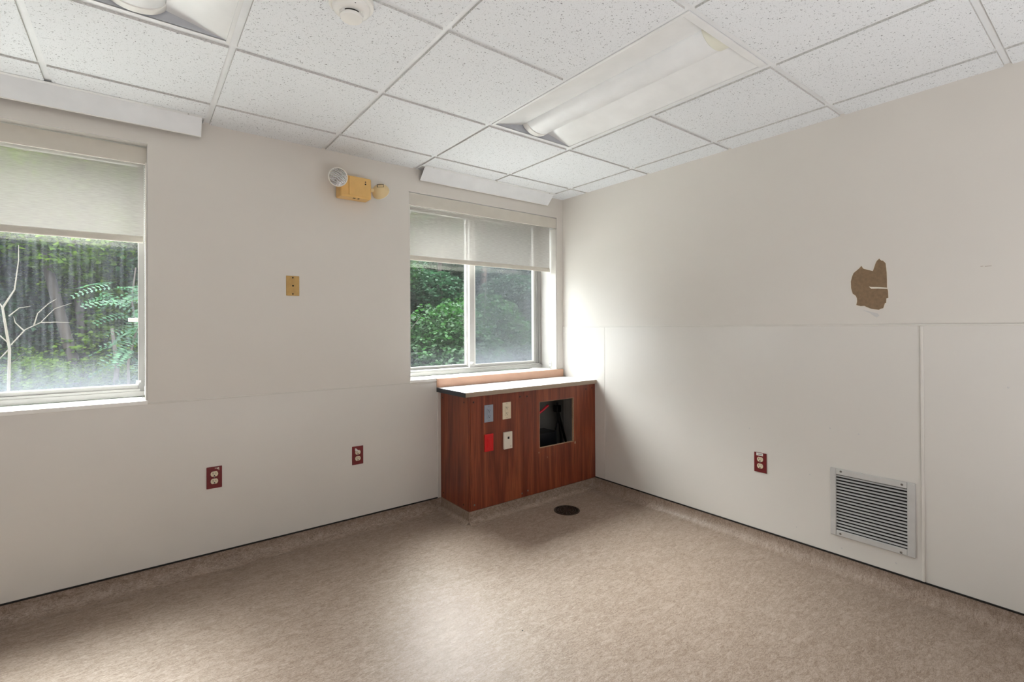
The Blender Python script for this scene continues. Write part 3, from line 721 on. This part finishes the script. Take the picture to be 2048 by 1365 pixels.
head(el(-1.969, -.135, 2.194), (-.42, -.85, -.22), M['yellow'], .056)
h2 = head(el(-1.682, -.082, 2.166), (.62, .52, -.42), M['cream'], .056)
b = MB(); b.frame(-.021, .021, -.010, .010, (.004, .0025, .0005, .003), -.002, .0); 
q = Vector((0, -1, 0)).rotation_difference(Vector((-.55, -.80, .15)))
for v in b.bm.verts: v.co = q @ v.co + Vector(el(-1.702, -.1265, 2.190))
b.build('mounting_bracket', M['hole'], h2)
MB().tube([el(-1.775, -.075, 2.165), el(-1.735, -.078, 2.166), el(-1.705, -.082, 2.168)], [.010, .013, .012], 14).build('swivel', M['cream'], t, smooth=True)
MB().tube([el(-1.945, -.075, 2.165), el(-1.945, -.095, 2.175), el(-1.950, -.115, 2.185)], [.016, .016, .014], 14).build('swivel', M['yellow'], t, smooth=True)

# ------------------------------------------------------------------ return air grille (right wall)
t = thing('air_grille', (-.004, -2.228, .364), 'grey metal return air grille low on the right wall', 'air grille', rz=-PI/2)
gw, gh = .178, .176
b = MB(); b.frame(-gw, gw, -gh, gh, (.027, .031, .031, .031), -.011, 0); b.build('frame', M['grille'], t, bevel=.003)
MB().box(-gw+.01, gw-.01, -.0006, .0, -gh+.01, gh-.01).build('duct_opening', M['duct'], t)
n = 18; zz0, zz1 = -gh+.031, gh-.031
for k in range(n):
    z = zz0+(zz1-zz0)*(k+.62)/n
    b = MB(); b.prism([(-.0088, z-.0036), (-.0100, z-.0034), (-.0012, z+.0030), (-.0006, z+.0022)], -gw+.027, gw-.031, 'x'); b.build('louvre', M['grille'], t)
for x, z in ((-.128, .1635), (.128, .1605), (-.132, -.1625), (.123, -.1665)): screw(t, x, z, -.011, .0055, M['steel'])

# torn patch of paint (right wall)
pp = [(-2.195, 1.596), (-2.203, 1.581), (-2.22, 1.573), (-2.243, 1.565), (-2.248, 1.582), (-2.253, 1.60), (-2.259, 1.613), (-2.27, 1.624), (-2.279, 1.613), (-2.287, 1.611), (-2.297, 1.597), (-2.301, 1.552), (-2.302, 1.515), (-2.302, 1.478), (-2.306, 1.46), (-2.307, 1.425), (-2.299, 1.423), (-2.298, 1.402), (-2.293, 1.40), (-2.286, 1.375), (-2.274, 1.372), (-2.268, 1.367), (-2.25, 1.370), (-2.23, 1.375), (-2.205, 1.389), (-2.19, 1.388), (-2.17, 1.395), (-2.174, 1.415), (-2.173, 1.43), (-2.168, 1.443), (-2.155, 1.454), (-2.148, 1.483), (-2.147, 1.519), (-2.153, 1.545), (-2.160, 1.562), (-2.175, 1.575), (-2.184, 1.583)]
b = MB(); b.prism(pp, -.0012, .0005, 'x'); patch = b.build('torn_patch', M['brown'], wall_e, label='brown torn patch where the paint has come off')
b = MB(); b.tube([(-.0012, *p) for p in pp]+[(-.0012, *pp[0])], .0013, 6); b.build('paint_edge', M['flake'], patch)
b = MB(); b.prism([(-2.226, 1.487), (-2.235, 1.484), (-2.265, 1.481), (-2.303, 1.476), (-2.303, 1.470), (-2.265, 1.474), (-2.236, 1.475)], -.0019, -.0011, 'x'); b.build('paper_scrap', M['flake'], patch)
b = MB(); b.prism([(-2.195, 1.370), (-2.225, 1.362), (-2.262, 1.350), (-2.268, 1.340), (-2.258, 1.330), (-2.245, 1.338), (-2.23, 1.352)], -.0006, .0005, 'x'); b.build('patching_smear', M['smudge'], wall_e)
b = MB(); b.box(-.0008, .0005, -2.671, -2.650, 1.5445, 1.5465); b.box(-.0008, .0005, -2.645, -2.636, 1.546, 1.548); b.build('scratch', M['edge'], wall_e)
rnd = random.Random(3)
for k, (y, z) in enumerate([(-1.95, .47), (-2.05, .74), (-2.18, .73), (-1.88, .16), (-2.43+.1, .13), (-1.62, .67), (-2.72, 1.02), (-2.10, .12)]):
    b = MB(); b.prism([(y, z), (y+.006, z+.003), (y+.004, z+.009), (y-.003, z+.006)], -.0048, -.0035, 'x'); b.build('scuff_mark', M['smudge'], wall_e)

# ------------------------------------------------------------------ floor drain
t = thing('floor_drain', (-.532, -.587, 0), 'round dark iron floor drain in front of the wooden cabinet', 'floor drain')
MB().lathe([(.086, .0), (.091, .0), (.090, .004), (.081, .005), (.079, .003), (.079, 0)], (0, 0, 0), seg=48).build('rim', M['iron'], t, smooth=True)
MB().lathe([(0, .0), (.080, 0), (.080, .0012), (0, .0012)], (0, 0, 0), seg=40).build('well', M['hole'], t)
b = MB(); b.lathe([(0, .001), (.030, .001), (.030, .0045), (0, .005)], (0, 0, 0), seg=30)
for r in (.046, .062): b.lathe([(r-.003, .001), (r+.003, .001), (r+.003, .0042), (r-.003, .0042), (r-.003, .001)], (0, 0, 0), seg=40)
for k in range(16):
    b.box(.028, .080, -.0025, .0025, .001, .0040, Matrix.Rotation(k*PI/8, 4, 'Z'))
b.build('grate', M['iron'], t)
b = MB(); b.lathe([(0, 0), (.0035, .0), (.003, .0015), (0, .002)], (-1.627, -1.449, 0), seg=8); tag(b.build('debris_crumb', M['hole']), 'tiny dark crumb lying on the open floor near the bottom centre', 'crumb')

# ------------------------------------------------------------------ outdoors
ZG = -.6
b = MB(); b.box(-14, 16, .4, 5.2, ZG-.15, ZG+.01); struct(b.build('floor_bounce_strip', M['bounce_ground']))  # unseen strip added to throw light up through the windows onto the ceiling
b = MB(); b.box(-40, 45, .4, 60, ZG-.2, ZG); struct(b.build('floor_outside', M['ground']))
b = MB(); b.box(XW-.2, .2, WT, WT+.02, ZG, ZS-.06); b.box(XW-.2, .2, WT, WT+.02, 2.32, 3.2); b.build('exterior_siding', M['concrete'], wall_n)

def leaf_mesh(name, n, shape, leaf, m, seed, layered=True, pinnate=False):
    """n sprays of leaves filling lobes; shape = list of (centre, radii)"""
    R = random.Random(seed); bm = bmesh.new()
    vols = [s[1][0]*s[1][1]*s[1][2] for s in shape]
    def quad(c, d, nrm, l, w):
        s_ = d.cross(nrm).normalized()*w/2
        a = c; t_ = c+d*l; mid = c+d*l*.45
        v = [bm.verts.new(p) for p in (a, mid+s_+nrm*w*.1, t_, mid-s_+nrm*w*.1)]
        bm.faces.new(v)
    for _ in range(n):
        c, r = R.choices(shape, weights=vols)[0]
        while True:
            p = Vector((R.uniform(-1, 1), R.uniform(-1, 1), R.uniform(-1, 1)))
            if p.length <= 1 and (p.length > .55 or R.random() < .35): break
        P = Vector(c)+Vector((p.x*r[0], p.y*r[1], p.z*r[2]))
        az = R.uniform(0, 2*PI); out = Vector((math.cos(az), math.sin(az)-.5, R.uniform(-.35, .1))).normalized()
        nrm = Vector((R.gauss(0, .35), R.gauss(-.25, .35), 1)).normalized()
        if pinnate:
            L_ = R.uniform(.35, .6); side = out.cross(nrm).normalized()
            for k in range(9):
                u = (k+1)/9; q_ = P+out*L_*u+Vector((0, 0, -.12*u*u))
                for s in (-1, 1): quad(q_, (side*s+out*.35).normalized(), nrm, leaf*(1.15-.5*u), leaf*.32)
        else:
            for k in range(R.randint(3, 5)):
                a2 = R.uniform(0, 2*PI); d = (out*.5+Vector((math.cos(a2), math.sin(a2), R.uniform(-.5, .1)))).normalized()
                n2 = (nrm+Vector((R.gauss(0, .3), R.gauss(0, .3), 0))).normalized()
                sz = leaf*R.uniform(.65, 1.25); quad(P+d*R.uniform(0, leaf), d, n2, sz, sz*.8)
    me = bpy.data.meshes.new(name); bm.to_mesh(me); bm.free(); me.materials.append(m); return me
def crown(seed, rx, z0, z1, k=9):
    R = random.Random(seed); out = []
    for i in range(k):
        u = i/(k-1); z = z0+(z1-z0)*u; rr = rx*math.sin(PI*(.22+.7*u))
        out.append(((R.uniform(-.45, .45)*rr, R.uniform(-.45, .45)*rr, z), (rr*R.uniform(.6, .8), rr*R.uniform(.6, .8), (z1-z0)/k*1.1)))
    return out
FOL = [leaf_mesh('foliage', 9000, crown(1, 2.0, .5, 7.6), .12, M['leafA'], 11),
       leaf_mesh('foliage', 9000, crown(2, 1.9, .4, 6.8), .115, M['leafC'], 12),
       leaf_mesh('foliage', 7500, crown(5, 2.2, 1.6, 8.6), .12, M['leafB'], 13)]
SHR = [leaf_mesh('foliage', 5600, [((0, 0, .75), (1.15, .9, .8)), ((.7, .2, .5), (.8, .7, .55)), ((-.7, 0, .55), (.8, .7, .6)), ((0, 0, 1.35), (.7, .6, .5))], .062, M['leafA'], 21),
       leaf_mesh('foliage', 5200, [((0, 0, .6), (1.2, .8, .65)), ((.5, 0, 1.1), (.7, .6, .5))], .060, M['leafC'], 22),
       leaf_mesh('foliage', 4800, [((0, 0, .7), (1.1, .8, .7)), ((.5, 0, 1.3), (.7, .6, .5)), ((-.5, 0, 1.6), (.6, .5, .4))], .07, M['leafB'], 23)]
PIN = leaf_mesh('foliage', 62, [((-.05, 0, 2.33), (.36, .3, .26)), ((.12, 0, 1.62), (.26, .3, .26)), ((.1, 0, 1.95), (.2, .25, .3)), ((.3, 0, 2.6), (.3, .3, .3))], .105, M['leafS'], 31, pinnate=True)

def trunk_mb(h, r, lean=(0, 0), seed=0, branches=5):
    R = random.Random(seed); b = MB(); pts = []
    for k in range(7):
        u = k/6; pts.append((lean[0]*u+R.gauss(0, .03), lean[1]*u+R.gauss(0, .03), h*u))
    b.tube(pts, [r*(1-.6*k/6) for k in range(7)], 10)
    for i in range(branches):
        k = R.randint(2, 5); p = Vector(pts[k]); a = R.uniform(0, 2*PI); l = R.uniform(.8, 1.6)
        q1 = p+Vector((math.cos(a)*l*.5, math.sin(a)*l*.5, l*.35)); q2 = q1+Vector((math.cos(a)*l*.5, math.sin(a)*l*.5, l*.5))
        b.tube([p, q1, q2], [r*.35, r*.22, r*.08], 6)
    return b
def tree(x, y, fol, label, group=None, h=6.5, r=.16, lean=(0, 0), seed=0, scale=1, rz=0, m='bark', name='tree', cat='tree', branches=3):
    t = thing(name, (x, y, ZG), label, cat, group, rz); t.scale = (scale,)*3
    trunk_mb(h, r, lean, seed, branches).build('trunk', M[m], t, smooth=True)
    if fol is not None:
        f = bpy.data.objects.new('foliage', fol); COL.objects.link(f); f.parent = t
    return t
GB = 'dense broadleaf trees filling the view beyond the windows'
TONE = ('dark green', 'blue-green', 'yellow-green')
def tree_label(x, y, k):
    side = 'left' if (x+2.92)/(y+3.07) < .22 else 'right'
    depth = 'at the front edge of' if y < 9.6 else 'in the middle of' if y < 13 else 'deep in'
    return '%s broadleaf tree %s the wood beyond the %s window' % (TONE[k], depth, side)
spots = []
R = random.Random(5)
for row, (y, x0, x1, st) in enumerate(((8.2, -8.5, 11.5, 2.35), (11.2, -11, 16, 2.6), (14.6, -13, 21, 3.0), (18.5, -16, 28, 3.4))):
    x = x0
    while x < x1:
        spots.append((x+R.uniform(-.5, .5), y+R.uniform(-.6, .6), R.choice((0, 0, 1, 1, 2) if row else (0, 1, 1, 0)), row)); x += st
for i, (x, y, k, row) in enumerate(spots):
    # leave a gap in the first row so that the leaning trunks seen through the left window stay visible
    if row == 0 and -5.4 < x < -2.6: continue
    if not -.5 < (x+2.92)/(y+3.07) < 1.1: continue
    tree(x, y, FOL[k], tree_label(x, y, k), GB, h=6.2, r=R.uniform(.11, .2), lean=(R.uniform(-.6, .6), 0), seed=i, scale=(R.uniform(.72, .84) if row < 2 else R.uniform(.9, 1.05) if row < 3 else R.uniform(1.2, 1.35)), rz=R.uniform(0, 6))
for i, (x, y, k, sc) in enumerate(((6.3, 12.8, 0, 1), (4.1, 10.6, 1, .85), (8.9, 17.0, 0, 1.3), (-5.2, 12.6, 2, .9), (-3.6, 13.2, 1, 1), (-4.4, 17, 0, 1.3))):
    tree(x, y, FOL[k], tree_label(x, y, k), GB, h=6, r=.12, seed=200+i, scale=sc, rz=i)
# left window: group of dark leaning trunks, bare sapling, feathery tree
tree(-3.72, 9.0, None, 'dark slanting tree trunk seen through the left window, leaning left', h=6, r=.105, lean=(-.95, 0), seed=71, branches=0)
tree(-3.60, 9.3, FOL[2], 'thick dark tree trunk beside the slanting one, seen through the left window', h=7, r=.12, lean=(-.5, 0), seed=72, scale=.85, branches=1)
tree(-3.14, 7.0, None, 'slim dark trunk at the right edge of the left window view', h=1.9, r=.055, lean=(-.08, 0), seed=73, branches=0)
t = thing('sumac_tree', (-3.03, 6.0, ZG), 'feathery light green tree at the right edge of the left window view', 'tree')
trunk_mb(2.8, .025, (.1, 0), 75, 0).build('trunk', M['bark'], t, smooth=True)
f = bpy.data.objects.new('foliage', PIN); COL.objects.link(f); f.parent = t
t = thing('bare_sapling', (-3.90, 3.6, ZG), 'bare pale sapling with thin forked twigs outside the left window', 'sapling')
def sp(pts): return [(x+3.90, y, z-ZG) for x, y, z in pts]
b = MB(); b.tube(sp([(-3.90, 0, ZG), (-3.91, 0, .3), (-3.895, 0, 1.1), (-3.93, 0, 1.39), (-3.942, 0, 1.50), (-3.865, .03, 1.68), (-3.84, .05, 1.97), (-3.84, .05, 2.12)]), [.020, .016, .011, .010, .009, .006, .004, .0025], 8); b.build('trunk', M['twig'], t, smooth=True)
for pts in ([(-3.895, 0, 1.13), (-3.79, .02, 1.29), (-3.683, .04, 1.36), (-3.582, .05, 1.50), (-3.455, .05, 1.56)], [(-3.73, .03, 1.33), (-3.70, 0, 1.45), (-3.62, 0, 1.55), (-3.56, 0, 1.60)], [(-3.683, .04, 1.36), (-3.56, .05, 1.365), (-3.46, .05, 1.36)],
            [(-3.942, 0, 1.50), (-4.02, 0, 1.66), (-4.03, 0, 1.9)], [(-3.90, 0, 1.42), (-3.83, 0, 1.50), (-3.75, 0, 1.52)], [(-3.90, 0, 1.16), (-3.99, 0, 1.27), (-4.05, 0, 1.45)], [(-3.90, 0, 1.10), (-3.97, 0, 1.0), (-4.0, 0, .8)], [(-3.80, .02, 1.28), (-3.86, .02, 1.36), (-3.87, .02, 1.42)]):
    b = MB(); n = len(pts); b.tube(sp(pts), [.0065-.0045*i/(n-1) for i in range(n)], 6); b.build('branch', M['twig'], t, smooth=True)
tree(5.42, 9.0, None, 'pinkish brown tree trunk seen through the right pane of the right window', h=5, r=.15, lean=(-.1, 0), seed=81, m='barkr', branches=0)
for i, (x, y, k, s) in enumerate([(-8.2, 6.2, 0, 1), (-6.4, 6.6, 1, 1), (-5.1, 5.9, 1, .8), (-3.9, 6.7, 0, .6), (-2.6, 6.0, 1, .75), (-1.2, 6.4, 0, 1.1), (.6, 6.3, 1, 1.2), (2.1, 5.6, 0, 1.35), (3.3, 6.2, 0, 1.5), (4.5, 6.9, 1, 1.3), (5.7, 6.2, 0, 1.25), (7.0, 7.0, 1, 1.5), (8.6, 6.6, 0, 1.4), (-5.3, 8.8, 0, 1.3), (-3.0, 10.3, 1, 1.5), (-4.2, 10.4, 0, 1.7), (-5.6, 10.2, 1, 1.7), (-2.7, 11, 0, 1.8), (-4.35, 8.3, 2, .8), (-3.35, 8.6, 2, .7), (-4.0, 11.2, 2, 2.0), (-3.2, 12, 2, 2.2), (-5.0, 12, 2, 2.4)]):
    if not -.5 < (x+2.92)/(y+3.07) < 1.1: continue
    LS = '%s leafy shrub %s seen beyond the %s window' % (TONE[k], 'along the front of the wood' if y < 7.5 else 'between the tree trunks', 'left' if (x+2.92)/(y+3.07) < .22 else 'right')
    t = thing('shrub', (x, y, ZG), LS, 'shrub', 'leafy shrubs along the wood edge'); t.scale = (s,)*3; t.rotation_euler = (0, 0, R.uniform(0, 6))
    trunk_mb(1.0*.9, .03, (0, 0), 100+i, 3).build('trunk', M['bark'], t)
    f = bpy.data.objects.new('foliage', SHR[k]); COL.objects.link(f); f.parent = t
